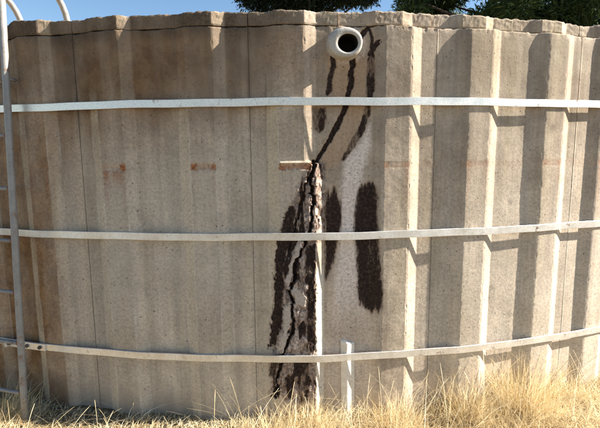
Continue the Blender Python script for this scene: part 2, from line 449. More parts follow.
def panel_mesh(th0, th1, ribs, col_step, row_step, split=False, seed=0, detail=True):
    nz = max(2, int(WALL_TOP / row_step))
    z = np.linspace(-0.06, WALL_TOP, nz)
    wob = 0.0016
    # break points along the arc: (theta(z), radius(z))
    bps = [(th0 + 0 * z, RAD - DEPTH + 0 * z)]
    for i, (l, r) in enumerate(ribs):
        low = np.zeros_like(z); bul = np.zeros_like(z)
        if split and i == 0:                   # below the ledge the broken rib has been pushed out and sideways
            zz = z + 0.012 * fbm(z * 30, z * 0, 5)
            low = smooth(LEDGE_Z + 0.012, LEDGE_Z - 0.018, zz) * (1 - 0.0 * z)
            bul = low * 0.013
        bps.append((l - CHAM + 0 * z, RAD - DEPTH + 0 * z))
        bps.append((l + 0 * z, RAD + bul * 0.35))
        bps.append((r + 0.53 * low, RAD + bul))
        bps.append((r + CHAM + 0.36 * low, RAD - DEPTH + 0 * z))
    bps.append((th1 + 0 * z, RAD - DEPTH + 0 * z))
    TH, RR = [], []
    for k in range(len(bps) - 1):
        w = (bps[k + 1][0][0] - bps[k][0][0]) * D2S
        n = max(1, int(round(w / col_step)))
        fr = sorted(set([i / n for i in range(n)] + ([0.005 / w, 1 - 0.005 / w] if detail and w > 0.012 else [])))
        for f in fr:
            TH.append(bps[k][0] * (1 - f) + bps[k + 1][0] * f)
            RR.append(bps[k][1] * (1 - f) + bps[k + 1][1] * f)
    TH.append(bps[-1][0]); RR.append(bps[-1][1])
    TH = np.array(TH); RR = np.array(RR)       # (cols, rows)
    Z = np.broadcast_to(z, TH.shape).copy()
    s = TH * D2S
    # gentle unevenness of the cast face
    off = wob * fbm(s * 5, Z * 2.2, seed + 3) + 0.0007 * fbm(s * 26, Z * 26, seed + 9)
    edge = np.full(s.shape, 1e9)
    for b in range(1, len(bps) - 1):
        edge = np.minimum(edge, np.abs(TH - bps[b][0][None, :]) * D2S)
    arris = np.full(s.shape, 1e9)
    for i in range(len(ribs)):
        for b in (2 + 4 * i, 3 + 4 * i):
            arris = np.minimum(arris, np.abs(TH - bps[b][0][None, :]) * D2S)
    chip = smooth(0.18, 0.34, fbm(s * 30, Z * 38, seed + 21)) * smooth(0.010, 0.0, arris)
    off -= 0.0022 * chip + 0.0015 * smooth(0.006, 0, arris)
    A = {k: np.zeros_like(s) for k in ('brown', 'grime_shade', 'tan', 'pale', 'efflo', 'rubble', 'flake', 'rust', 'stain', 'yellow', 'chunk')}
    A['pale'] = 0.42 * smooth(0.007, 0.0, edge) * smooth(-0.25, 0.4, fbm(s * 4, Z * 5, seed + 25)) * smooth(1.2, 0.2, s)
    for i, (l, r) in enumerate(ribs):
        on = smooth(l - CHAM - 0.03, l - CHAM + 0.05, TH + 0.04 * fbm(s * 9, Z * 3, seed + 28)) * smooth(l + 0.03, l - 0.04, TH + 0.04 * fbm(s * 9, Z * 3, seed + 29))
        A['yellow'] = np.maximum(A['yellow'], on * smooth(1.95, 1.75, Z) * (0.58 + 0.7 * fbm(s * 3, Z * 2.5, seed + 26)) * smooth(0.3, -0.1, s))
        rc_ = smooth(r + CHAM * 0.88, r + CHAM, TH) * smooth(r + CHAM + 0.9, r + CHAM + 0.2, TH)  # darker recess beside each slope, bringing out the ribs
        A['grime_shade'] = np.maximum(A['grime_shade'], 0.42 * rc_ * (0.6 + 0.8 * fbm(s * 3, Z * 1.6, seed + 27)) * smooth(0.2, -0.3, s))
        for e, a_ in ((l - CHAM, 0.55), (r + CHAM, 0.60)):   # darker lines along the inner corners, crisping the ribs
            A['grime_shade'] = np.maximum(A['grime_shade'], a_ * smooth(0.012, 0.0, np.abs(TH - e) * D2S) * smooth(-0.45, 0.2, fbm(s * 5, Z * 4, seed + 31)) * smooth(0.9, -0.1, s))
        face = smooth(l - 0.05, l + 0.05, TH) * smooth(r + 0.05, r - 0.05, TH)  # faces tinted darker than the slopes as rib shading
        A['grime_shade'] = np.maximum(A['grime_shade'], face * 0.22 * (0.7 + 0.8 * fbm(s * 4, Z * 1.5, seed + 32)) * smooth(0.1, -0.3, s))
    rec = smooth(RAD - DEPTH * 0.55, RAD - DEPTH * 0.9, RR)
    for zs_ in (1.827, 1.094, 0.378):          # contact shade of the straps painted in above them, with dirt
        A['grime_shade'] = np.maximum(A['grime_shade'], 0.55 * (0.35 + 0.65 * rec) * smooth(zs_ + 0.075, zs_ + 0.022, Z + 0.03 * fbm(s * 8, Z * 4, seed + 34)) * smooth(zs_ - 0.03, zs_, Z) * smooth(0.0, -0.5, s))
    A['rust'] = np.maximum(A['rust'], 0.13 * smooth(0.030, 0.008, np.abs(Z - 1.484 + 0.01 * fbm(s * 6, s * 0, seed + 35))) * (0.6 + 0.8 * fbm(s * 14, Z * 10, seed + 36)) * smooth(0.5, 0.9, s))
    for (sx, zx, rx_) in ((1.379, 1.251, 0.024), (1.275, 0.729, 0.026), (1.411, 0.553, 0.028), (1.622, 1.687, 0.03)):
        A['grime_shade'] = np.maximum(A['grime_shade'], 0.6 * smooth(1.2, 0.3, np.hypot((s - sx) / rx_, (Z - zx) / (rx_ * 1.1)) + 0.5 * fbm(s * 60, Z * 60, seed + 37)))
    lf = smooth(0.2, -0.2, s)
    for i, (l, r) in enumerate(ribs):          # rib shading tinted in: right half of each recess darker
        A['grime_shade'] = np.maximum(A['grime_shade'], lf * 0.30 * smooth(l - CHAM - 1.1, l - CHAM - 0.5, TH) * smooth(l - CHAM + 0.02, l - CHAM - 0.03, TH) * (0.8 + 0.7 * fbm(s * 4, Z * 1.7, seed + 38)))
    grime_shade0 = A['grime_shade'].copy(); pale0 = A['pale'] * smooth(1.9, 1.6, Z)
    # broken top edge
    topf = smooth(WALL_TOP - 0.035, WALL_TOP, Z)
    Z += topf * (0.006 * fbm(s * 30, s * 0 + 2, seed + 33) - 0.003)
    off -= topf * 0.006 * np.abs(fbm(s * 20, Z * 8, seed + 41)) * 2
    # iron pockets near mid height on every rib, with rust runs below
    for l, r in ribs:
        sl, sr = l * D2S + 0.004, r * D2S - 0.004
        dx = np.maximum(sl - s, s - sr); dz = np.abs(Z - 1.484) - 0.017
        box = np.maximum(dx, dz)
        jag = 0.004 * fbm(s * 60, Z * 60, seed + 50)
        if not (split and l < 2):
            off -= (0.0032 if l < 2 else 0.0008) * smooth(0.003, -0.003, box + jag)
            amt = {-14.55: (0.12, 0.2), -9.82: (0.35, 1.0), -4.78: (1.0, 0.95)}.get(l, (0.5, 0.45))
            if l == -9.82:                     # one pocket has bled a broad rusty smear
                A['rust'] = np.maximum(A['rust'], 0.8 * smooth(0.02, -0.03, dx + 3 * jag) * smooth(1.47, 1.46, Z) * smooth(1.22, 1.44, Z + 0.2 * fbm(s * 14, Z * 3, 88)) * (0.6 + 0.9 * fbm(s * 30, Z * 9, 89)))
                A['grime_shade'] = np.maximum(A['grime_shade'], 0.9 * smooth(0.004, -0.002, np.maximum(dx, np.abs(Z - 1.497) - 0.004) + jag))
            for q, e in enumerate((sl + 0.014, sr - 0.014)):
                d = np.maximum(np.abs(s - e) - 0.015, dz)
                A['rust'] = np.maximum(A['rust'], amt[q] * smooth(0.006, -0.004, d + jag * 2) * smooth(-0.9, 0.0, fbm(s * 40, Z * 40, seed + 51)))
                run = smooth(0.016, 0.0, np.abs(s - e) + jag) * smooth(1.47, 1.46, Z) * smooth(1.12, 1.46, Z)
                A['rust'] = np.maximum(A['rust'], run * (0.22 + 0.35 * fbm(s * 50, Z * 3, seed + 60 + q)))
            A['rust'] = np.maximum(A['rust'], 0.38 * amt[0] * smooth(0.004, -0.004, box + jag))
    n1 = fbm(s * 2.2, Z * 1.2, 71); n2 = fbm(s * 7, Z * 0.9, 72)
    # iron-brown side towards the ladder, brown band below the rim, foot darkened by painted contact shade and algae
    left = smooth(-0.62, -1.45, s + 0.22 * n1 + 0.16 * n2 - 0.12 * smooth(0.7, 1.6, Z))
    top = smooth(1.55, 2.02, Z + 0.30 * n2 + 0.10 * n1) * smooth(0.9, -0.5, s)
    A['brown'] = 0.95 * left * (0.74 + 0.5 * n2 + 0.30 * smooth(1.15, 0.9, Z) * smooth(-1.38, -1.5, s)) + 0.66 * top * (1 - left) + 0.35 * smooth(1.2, 1.7, Z + 0.3 * n2) * smooth(-0.2, -0.9, s) * (1 - left)
    A['grime_shade'] = 0.66 * top * (0.75 + 0.6 * n2) * smooth(0.5, -0.3, s) + 0.75 * smooth(0.24, -0.04, Z + 0.12 * n2 + 0.08 * n1) * smooth(0.2, -0.8, s) + 0.35 * smooth(WALL_TOP - 0.10, WALL_TOP, Z + 0.04 * n2)
    A['grime_shade'] = A['grime_shade'] + 0.3 * smooth(0.02, 0.004, np.minimum(s - th0 * D2S, th1 * D2S - s)) * (0.6 + fbm(s * 10, Z * 4, 75))
    A['grime_shade'] = np.maximum(A['grime_shade'], grime_shade0)
    A['grime_shade'] = np.maximum(A['grime_shade'], 0.34 * smooth(0.9, 2.1, Z + 0.25 * n2) * smooth(-0.1, 0.4, s))
    step = np.where(TH < -13.18, 1.0, 0.62)    # rust-brown stops at one rib's edge, painting the slope beyond as better lit
    A['brown'] *= step + (1 - step) * smooth(1.3, 1.9, Z)
    A['brown'] = np.maximum(A['brown'], 0.75 * (TH < -13.18) * (TH > -14.6) * smooth(1.5, 1.0, Z) * (0.8 + 0.6 * fbm(s * 6, Z * 2, 77)))
    foot = smooth(0.26, 0.02, Z + 0.10 * n1) * 0.6  # contact shade at the wall foot, painted in with the algae
    A['grime_shade'] = np.maximum(A['grime_shade'], foot * ((TH < -13.18) | ((TH > -10.6) & (TH < -8.42))))
    A['pale'] = pale0 + 0.42 * smooth(0.3, -0.3, s) * smooth(-1.40, -1.25, s) * smooth(2.0, 1.3, Z + 0.3 * n2) * (0.8 + 0.7 * n2) + 0.35 * smooth(0.55, 1.1, s + 0.1 * n1) * smooth(1.9, 0.7, Z)  # left term: greyish wall tinted paler to brighten its shade
    for l, r in ribs:                          # right-hand slopes get less of both tints
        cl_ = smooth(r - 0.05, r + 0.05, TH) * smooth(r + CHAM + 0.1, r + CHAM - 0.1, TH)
        A['grime_shade'] *= 1 - 0.45 * cl_; A['brown'] *= 1 - 0.45 * cl_
    if split:
        def zig(f, seed):                      # angular wander for broken edges
            v, ox, oy = cells(s * f, Z * f * 0.7, seed)
            return v - 0.5
        jx = 0.010 * fbm(s * 38, Z * 22, 101) + 0.012 * zig(55, 171); jy = 0.012 * fbm(s * 38, Z * 22, 113) + 0.014 * zig(55, 175)
        fine = 0.008 * fbm(s * 110, Z * 70, 131)
        X = s + jx; Y = Z + jy
        jx0 = 0.005 * fbm(s * 30, Z * 14, 102); fine0 = 0.008 * fbm(s * 110, Z * 60, 132) + 0.007 * fbm(s * 60, Z * 9, 134)
        def ln0(k, soft=0.006): return smooth(soft, -soft * 0.7, line_sdf(s + jx0, Z, MARKS[k]) + 0.6 * fine0 + 0.006 * fbm(s * 8, Z * 22, 135))
        def pg0(k, soft=0.012): return smooth(soft, -soft, poly_sdf(s + jx0, Z + 2.5 * jx0, MARKS[k]) + fine0)
        def ln(k, soft=0.006): return smooth(soft, -soft * 0.7, line_sdf(X, Y, MARKS[k]) + fine)
        def pg(k, soft=0.010, ja=1.0): return smooth(soft, -soft, poly_sdf(X, Y, MARKS[k]) + fine * ja)
        patchy = smooth(-0.22, 0.16, fbm(s * 22, Z * 10, 140))
        st = np.maximum(ln0('seep_line', 0.006), ln0('seep_top', 0.006))
        st = np.maximum(st, ln0('seep_left', 0.010) * (0.34 + 0.45 * patchy))
        st = np.maximum(st, ln0('seep_right', 0.010) * (0.45 + 0.5 * patchy))
        st = np.maximum(st, ln('seep_tick') * patchy)
        st = np.maximum(st, pg0('blob', 0.016) * (0.42 + 0.45 * patchy))
        st = np.maximum(st, pg0('patch_mid', 0.020) * smooth(1.40, 1.30, Z + 0.10 * fbm(s * 55, Z * 4, 136)) * 0.88)
        st = np.maximum(st, pg0('patch_right', 0.020) * smooth(0.57, 0.70, Z + 0.14 * fbm(s * 70, Z * 4, 133)) * smooth(1.42, 1.34, Z + 0.08 * fbm(s * 55, Z * 4, 137)) * (0.80 + 0.35 * fbm(s * 40, Z * 3, 138)) * 1.05)
        st = np.maximum(st, pg('patch_left', 0.012) * (0.72 + 0.28 * patchy))
        st = np.maximum(st, pg('patch_low', 0.014) * 0.6 * patchy)
        st = np.maximum(st, pg('strip', 0.010) * (0.5 + 0.4 * patchy))
        st = np.maximum(st, pg('strip_low', 0.012) * (0.4 + 0.5 * patchy))
        zz_ = 0.016 * (cells(s * 0 + 0.3, Z * 26, 181)[0] - 0.5) + 0.010 * vnoise(s * 40, Z * 60, 183)
        cm = smooth(0.004, -0.003, line_sdf(s + zz_ + 0.25 * jx, Z + 0.4 * jy, MARKS['crack_main']) + 0.006 * vnoise(s * 30, Z * 22, 185))
        cs = smooth(0.004, -0.003, line_sdf(s + jx, Z + jy, MARKS['crack_side']))
        st = np.maximum(st, np.maximum(cm, 0.85 * cs))
        blk = pg('rubble', 0.018, 2.0) * smooth(-0.02, 0.22, fbm(s * 26, Z * 9, 145)) * 0.75
        st = np.maximum(st, blk)
        A['stain'] = st
        A['efflo'] = 1.0 * pg0('efflo', 0.022) * smooth(0.30, 0.95, Z)
        A['efflo'] = np.maximum(A['efflo'], 0.25 * smooth(0.24, 0.27, s) * smooth(0.56, 0.5, s) * smooth(1.0, 0.6, Z))
        A['tan'] = 0.55 * pg('tan', 0.03)
        rb = pg('rubble', 0.018, 2.0)
        A['rubble'] = 0.95 * rb
        v1, ox1, oy1 = cells((s + 0.5 * jx) * 48, (Z + 0.5 * jy) * 24, 191)
        v2, ox2, oy2 = cells(s * 120, Z * 80, 195)
        A['chunk'] = np.clip(0.15 + 0.75 * v1 * v1 + 0.5 * (v2 - 0.5), 0, 1)
        fl = np.maximum(np.maximum(pg('flake1', 0.005), pg('flake2', 0.005)), pg('flake3', 0.006))
        A['flake'] = fl
        A['stain'] *= (1 - 0.9 * fl * (1 - cm))
        # whitish clean slope of the broken rib low down
        redge = bps[3][0][None, :]; rend = bps[4][0][None, :]
        slope = smooth(-0.02, 0.02, (TH - redge)) * smooth(0.02, -0.02, TH - rend)
        A['pale'] = np.maximum(A['pale'], slope * smooth(0.95, 0.85, Z))
        A['stain'] *= 1 - slope * smooth(1.6, 0.9, Z) * 0.85
        A['rubble'] *= 1 - slope * smooth(1.02, 0.9, Z)
        # relief: crack grooves, ragged broken concrete, flakes standing proud, ledge
        off -= 0.030 * cm + 0.013 * cs + 0.012 * ln0('seep_line', 0.006) + 0.012 * ln0('seep_top', 0.006)
        off -= 0.002 * A['stain']
        off += rb * (0.006 * (v1 - 0.55) + 0.006 * (_hash(np.round(v1 * 999), np.round(v1 * 777), 5) - 0.5) * ox1 * 2 + 0.003 * (v2 - 0.5) + 0.003 * fbm(s * 45, Z * 30, 150)) * (1 - fl) + 0.004 * fl
        off -= 0.006 * rb * smooth(0.05, 0.4, fbm(s * 16, Z * 9, 155)) * (1 - fl)
        l, r = ribs[0]
        led = smooth(l * D2S - 0.004, l * D2S + 0.010, s) * smooth(0.196, 0.180, s)
        off += led * (0.009 * smooth(LEDGE_Z + 0.002, LEDGE_Z - 0.002, Z) * smooth(LEDGE_Z - 0.013, LEDGE_Z - 0.009, Z) - 0.005 * smooth(LEDGE_Z - 0.009, LEDGE_Z - 0.013, Z) * smooth(LEDGE_Z - 0.047, LEDGE_Z - 0.042, Z + 0.003 * fbm(s * 40, Z * 0, 160)))
        dp = np.hypot(s - (PT * D2S + 0.012), (Z - PZ + 0.0036) / 0.9)
        off -= 0.10 * smooth(0.060, 0.055, dp)  # the hole for the outlet pipe
        A['stain'] = np.maximum(A['stain'], smooth(0.066, 0.058, dp))  # hole tinted dark in place of its inner shade
        A['efflo'] = np.maximum(A['efflo'], 0.5 * smooth(0.125, 0.085, dp + 1.5 * fine))
        for e in (l * D2S + 0.018, 0.150):
            d = np.maximum(np.abs(s - e) - 0.016, np.abs(Z - 1.478) - 0.016)
            A['rust'] = np.maximum(A['rust'], 0.85 * smooth(0.006, -0.006, d + fine * 2))
        d = np.maximum(np.abs(s - 0.08) - 0.075, np.abs(Z - 1.480) - 0.014)
        A['rust'] = np.maximum(A['rust'], 0.6 * smooth(0.008, -0.006, d + fine * 2))
    r = RR + off
    nc, nr = s.shape
    a = np.radians(TH)
    V = np.stack([r * np.sin(a), -r * np.cos(a), Z], -1).reshape(-1, 3)
    ids = np.arange(nc * nr).reshape(nc, nr)
    F = np.stack([ids[:-1, :-1], ids[1:, :-1], ids[1:, 1:], ids[:-1, 1:]], -1).reshape(-1, 4)
    # inner face and edges
    rb_ = RAD - DEPTH - THICK
    base = nc * nr
    at, zt = TH[:, -1], Z[:, -1]
    back_top = np.stack([rb_ * np.sin(np.radians(at)), -rb_ * np.cos(np.radians(at)), zt], -1)
    back_bot = back_top.copy(); back_bot[:, 2] = -0.06
    V = np.concatenate([V, back_top, back_bot])
    faces = [tuple(f) for f in F]
    for i in range(nc - 1):
        faces.append((ids[i, -1], ids[i + 1, -1], base + i + 1, base + i))
        faces.append((base + i, base + i + 1, base + nc + i + 1, base + nc + i))
    faces.append(tuple(ids[0, ::-1]) + (base + nc, base)[::1])
    faces.append(tuple(ids[-1, :]) + (base + nc - 1, base + 2 * nc - 1))
    me = mesh_from('wall_panel', V, faces)
    uv = np.concatenate([np.stack([s.ravel(), Z.ravel()], -1), np.stack([at * D2S, zt + THICK], -1), np.stack([at * D2S, back_bot[:, 2]], -1)])
    set_uv(me, uv)
    ext = 2 * nc
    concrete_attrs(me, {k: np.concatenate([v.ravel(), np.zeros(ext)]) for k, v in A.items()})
    return me

def rim_mesh(th0, th1, ribs, step, back, shift, seed=0, lift=0.0):
    """coping block above a panel: ribbed like the wall, set back by `back`, ribs moved round by `shift` degrees"""
    bps = [(th0, RAD - DEPTH)]
    for l, r in ribs:
        bps += [(l - CHAM + shift, RAD - DEPTH), (l + shift, RAD), (r + shift, RAD), (r + CHAM + shift, RAD - DEPTH)]
    bps.append((th1, RAD - DEPTH))
    th, rr = [], []
    for k in range(len(bps) - 1):
        w = (bps[k + 1][0] - bps[k][0]) * D2S
        n = max(2, int(round(w / step)))
        for i in range(n):
            th.append(bps[k][0] + (bps[k + 1][0] - bps[k][0]) * i / n); rr.append(bps[k][1] + (bps[k + 1][1] - bps[k][1]) * i / n)
    th.append(th1); rr.append(RAD - DEPTH)
    th = np.array(th); rr = np.array(rr) - back
    s = th * D2S
    z0 = WALL_TOP + 0.003
    hh = RIM_TOP - z0
    sec = []                                   # (depth behind the face, height) round the section
    for f in (0.0, 0.12, 0.3, 0.5, 0.7, 0.85, 0.95): sec.append((0.003 * (1 - min(1, f / 0.12)) + (0.003 if f > 0.9 else 0), f * hh))
    for d in (0.016, 0.035, 0.06, 0.09, 0.115, 0.125): sec.append((d, hh - (0.006 if d > 0.12 else 0)))
    sec += [(0.128, hh * 0.5), (0.125, 0.0)]
    rows = []
    topn = 0.004 * fbm(s * 2.5, s * 0, seed + 5, 3) + 0.007 * fbm(s * 45, s * 0, seed + 6) + 0.007 * smooth(0.15, 0.22, vnoise(s * 4.3, s * 0, seed + 7)) * -1
    for k, (d, h) in enumerate(sec):
        jr = 0.0010 * fbm(s * 9, s * 0 + h * 40 + d * 40, seed + 8) + 0.0030 * fbm(s * 50, s * 0 + h * 80 + d * 60, seed + 9)
        jz = topn * (h / hh) + 0.004 * fbm(s * 30, s * 0 + d * 70, seed + 15) * (h / hh)
        if h == 0.0: jz = 0.003 * np.abs(fbm(s * 30, s * 0, seed + 13))
        jz = jz + lift * smooth(-11.0, -14.5, th) * (h / hh)
        r = rr - d + jr
        a = np.radians(th)
        rows.append(np.stack([r * np.sin(a), -r * np.cos(a), z0 + h + jz], -1))
    V = np.array(rows)                         # (sec, cols, 3)
    ns, nc = V.shape[:2]
    ids = np.arange(ns * nc).reshape(ns, nc)
    faces = []
    for k in range(ns):
        k2 = (k + 1) % ns
        for i in range(nc - 1): faces.append((ids[k, i], ids[k, i + 1], ids[k2, i + 1], ids[k2, i]))
    faces.append(tuple(ids[::-1, 0])); faces.append(tuple(ids[:, -1]))
    me = mesh_from('rim_block', V.reshape(-1, 3), faces)
    zz = np.array([h + d for d, h in sec])[:, None] + z0 + 0 * s[None, :]
    ss = np.broadcast_to(s, zz.shape)
    set_uv(me, np.stack([ss.ravel(), zz.ravel()], -1))
    n2 = fbm(ss * 7, zz * 3, 72)
    clr = 0 * s
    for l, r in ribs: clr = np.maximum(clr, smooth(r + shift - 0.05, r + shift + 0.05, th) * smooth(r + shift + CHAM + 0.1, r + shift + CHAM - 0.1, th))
    A = {'grime_shade': (1 - 0.7 * clr) * (0.36 + 0.60 * smooth(0.5, -0.3, ss)) * (0.85 + 0.5 * n2) , 'brown': (1 - 0.6 * clr) * 0.85 * smooth(0.5, -0.9, ss) * (0.75 + 0.4 * n2)}
    concrete_attrs(me, {k: v.ravel() for k, v in A.items()})
    return me

PT, PZ = 3.40, 2.128                           # outlet pipe: angle and height of its axis
GAP = 0.010                                    # half joint, degrees
VISIBLE = [  # th0, th1, ribs, column step, row step, split, rim set-back, rim shift
    (-20.8, -11.2, [(-19.3, -17.9), (-14.55, -13.16)], 0.010, 0.011, False, 0.002, 0.0),
    (-11.2, -1.57, [(-9.82, -8.42), (-4.78, -3.39)], 0.008, 0.008, False, 0.002, 0.0),
    (-1.57, 8.40, [(-0.08, 1.31), (5.48, 6.92)], 0.0034, 0.0036, True, 0.004, 0.0),
    (8.40, 17.6, [(10.15, 11.50), (15.03, 16.36)], 0.008, 0.008, False, 0.026, -0.36),
    (17.6, 27.2, [(19.24, 20.62), (24.0, 25.4)], 0.010, 0.011, False, 0.026, -0.25)]
PANEL_LABELS = ['rust-brown panel behind the ladder', 'shaded grey-brown panel left of the crack', 'split panel with black seepage stains, loose broken rib and outlet pipe',
                'sunlit panel right of the crack', 'sunlit panel at the right edge']
for i, (t0, t1, ribs, cs, rs, split, back, shift) in enumerate(VISIBLE):
    me = panel_mesh(t0 + GAP, t1 - GAP, ribs, cs, rs, split, seed=200 + i * 40)
    o = link_mesh('wall_panel', me, M_CONC, tank)
    tag(o, PANEL_LABELS[i])
    if split:                                  # the coping over the split panel has parted too
        cut = 3.05
        a = link_mesh('rim_block', rim_mesh(t0 + 0.02, cut - 0.03, [ribs[0]], 0.008, 0.0, 0.0, 500), M_CONC, tank, smooth=False)
        b = link_mesh('rim_block', rim_mesh(cut + 0.03, t1 - 0.02 - 0.30, [ribs[1]], 0.008, 0.016, -0.50, 520), M_CONC, tank, smooth=False)
    else:
        d0 = -0.30 if i == 3 else 0.0
        link_mesh('rim_block', rim_mesh(t0 + 0.02 + d0, t1 - 0.02, ribs, 0.008, back, shift, 540 + 20 * i, 0.014), M_CONC, tank, smooth=False)
for t in (-11.2, -1.57, 8.40, 17.6):           # mortar deep in the joints
    vs = [cyl(t + d, r, z) for d in (-GAP - 0.02, GAP + 0.02) for r in (RAD - DEPTH - 0.006, RAD - DEPTH - 0.09) for z in (0.0, WALL_TOP - 0.03)]
    me = mesh_from('joint_mortar', vs, [(0, 1, 3, 2), (4, 6, 7, 5), (0, 4, 5, 1), (2, 3, 7, 6), (1, 5, 7, 3), (0, 2, 6, 4)])
    recalc(me)
    link_mesh('joint_mortar', me, M_JOINT, tank, smooth=False)
# the rest of the ring: the same panel and coping turned round the axis
NREST = 32
wrest = (360 - 48.0) / NREST
h_ = wrest / 2
ribs_r = [(-2.45 - 0.7, -2.45 + 0.7), (2.45 - 0.7, 2.45 + 0.7)]
me_p = panel_mesh(-h_ + GAP, h_ - GAP, ribs_r, 0.05, 0.12, False, 900, detail=False)
me_r = rim_mesh(-h_ + 0.02, h_ - 0.02, ribs_r, 0.05, 0.0, 0.0, 920)
me_p.materials.append(M_CONC); me_r.materials.append(M_CONC)
for m_ in (me_p, me_r): m_.polygons.foreach_set('use_smooth', [True] * len(m_.polygons))
REST = []
for k in range(NREST):
    c = 27.2 + (k + 0.5) * wrest
    REST.append(c)
    for nm, m_ in (('wall_panel', me_p), ('rim_block', me_r)):
        o = bpy.data.objects.new(nm, m_)
        COL.objects.link(o); o.parent = tank; o.rotation_euler.z = math.radians(c)

# sealed floor slab inside the tank
vs = [cyl(k * 5, RAD - 0.15, 0.05) for k in range(72)]
me = mesh_from('tank_floor', vs + [v - Vector((0, 0, 0.09)) for v in vs], [tuple(range(72)), tuple(range(72, 144))[::-1]] + [(k, 72 + k, 72 + (k + 1) % 72, (k + 1) % 72) for k in range(72)])
set_uv(me, [(v.x, v.y) for v in vs] * 2)
link_mesh('tank_floor', me, M_CONC, tank, smooth=False)

# ------------------------------------------------------------------ outlet pipe with its cement collar
pr0 = RAD - DEPTH
axis = cyl(PT, 1, 0).normalized()
side = Vector((0, 0, 1)).cross(axis).normalized()
def lathe(name, prof, mat, parent, seg=48, wob=0.0, seed=1):
    vs, fs = [], []
    n = len(prof)
    for i, (d, r) in enumerate(prof):
        for k in range(seg):
            w = 2 * math.pi * k / seg
            q = r * (1 + wob * math.sin(2 * w + seed) + wob * 0.6 * math.sin(5 * w + i + seed))
            ec = 0.012 * min(1, max(0, (0.093 - r) / 0.03))
            vs.append(axis * (pr0 + d) + side * (math.cos(w) * q + ec) + Vector((0, 0, PZ + math.sin(w) * q * 0.90 - ec * 0.3)))
    for i in range(n - 1):
        for k in range(seg):
            fs.append((i * seg + k, i * seg + (k + 1) % seg, (i + 1) * seg + (k + 1) % seg, (i + 1) * seg + k))
    me = mesh_from(name, vs, fs)
    recalc(me)
    return link_mesh(name, me, mat, parent)
pipe = lathe('outlet_pipe', [(-0.02, 0.098), (0.0, 0.096), (0.008, 0.0905), (0.025, 0.089), (0.040, 0.087), (0.047, 0.083), (0.050, 0.076), (0.051, 0.066), (0.050, 0.057), (0.045, 0.0525)], M_PIPE, tank, wob=0.016)
tag(pipe, 'thick pale cement outlet pipe stub below the rim')
lathe('pipe_bore', [(0.0455, 0.0530), (0.03, 0.0520), (-0.05, 0.0520), (-0.092, 0.0520), (-0.092, 0.001)], M_BORE, pipe)

# ------------------------------------------------------------------ steel straps
def ring_ribs():
    out = []
    for v in VISIBLE: out += v[2]
    for c in REST: out += [(c + a, c + b) for a, b in ribs_r]
    return sorted(out)

def strap_mesh(name, zc, hgt, thick, bulge, extra=(), sag=0.0, seed=0):
    pts = []
    for l, r in ring_ribs():
        b = bulge if abs(l + 0.08) < 0.2 else 0.0
        pts.append((l + 0.1, RAD + 0.004 + b * 0.4)); pts.append((r + (0.42 if b else -0.1), RAD + 0.004 + b))
    for e in extra: pts.append(e)
    pts.sort()
    P2 = [cyl(t, r, 0) for t, r in pts]
    fine = []
    n = len(P2)
    for i in range(n):
        a, b = P2[i], P2[(i + 1) % n]
        k = max(1, int((b - a).length / (0.06 if -25 < pts[i][0] < 32 else 0.3)))
        for j in range(k): fine.append(a.lerp(b, j / k))
    N = len(fine)
    rr_ = np.array([math.hypot(p.x, p.y) for p in fine])
    for _ in range(2): rr_ = np.maximum(0.5 * rr_ + 0.25 * (np.roll(rr_, 1) + np.roll(rr_, -1)), rr_ - 0.002)
    fine = [p * ((q + 0.0006) / math.hypot(p.x, p.y)) for p, q in zip(fine, rr_)]
    hh = hgt / 2
    sec = [(0, -hh + 0.0012), (0, hh - 0.0012), (0.0012, hh), (thick - 0.0012, hh), (thick, hh - 0.0012), (thick, -hh + 0.0012), (thick - 0.0012, -hh), (0.0012, -hh)]
    vs, fs = [], []
    for i, p in enumerate(fine):
        d = Vector((p.x, p.y, 0)).normalized()
        th = math.atan2(p.x, -p.y)
        dz = sag * math.sin(th * 3 + seed) + 0.0015 * math.sin(th * 41 + seed) + 0.0010 * math.sin(th * 97 + seed * 2)
        tw = 0.05 * math.sin(th * 17 + seed)
        for (o_, z_) in sec:
            q = p + d * (o_ + tw * z_ * 0.35)
            vs.append((q.x, q.y, zc + z_ + dz))
    for i in range(N):
        j = (i + 1) % N
        for k in range(8):
            k2 = (k + 1) % 8
            fs.append((i * 8 + k, i * 8 + k2, j * 8 + k2, j * 8 + k))
    me = mesh_from(name, vs, fs)
    recalc(me)
    return me

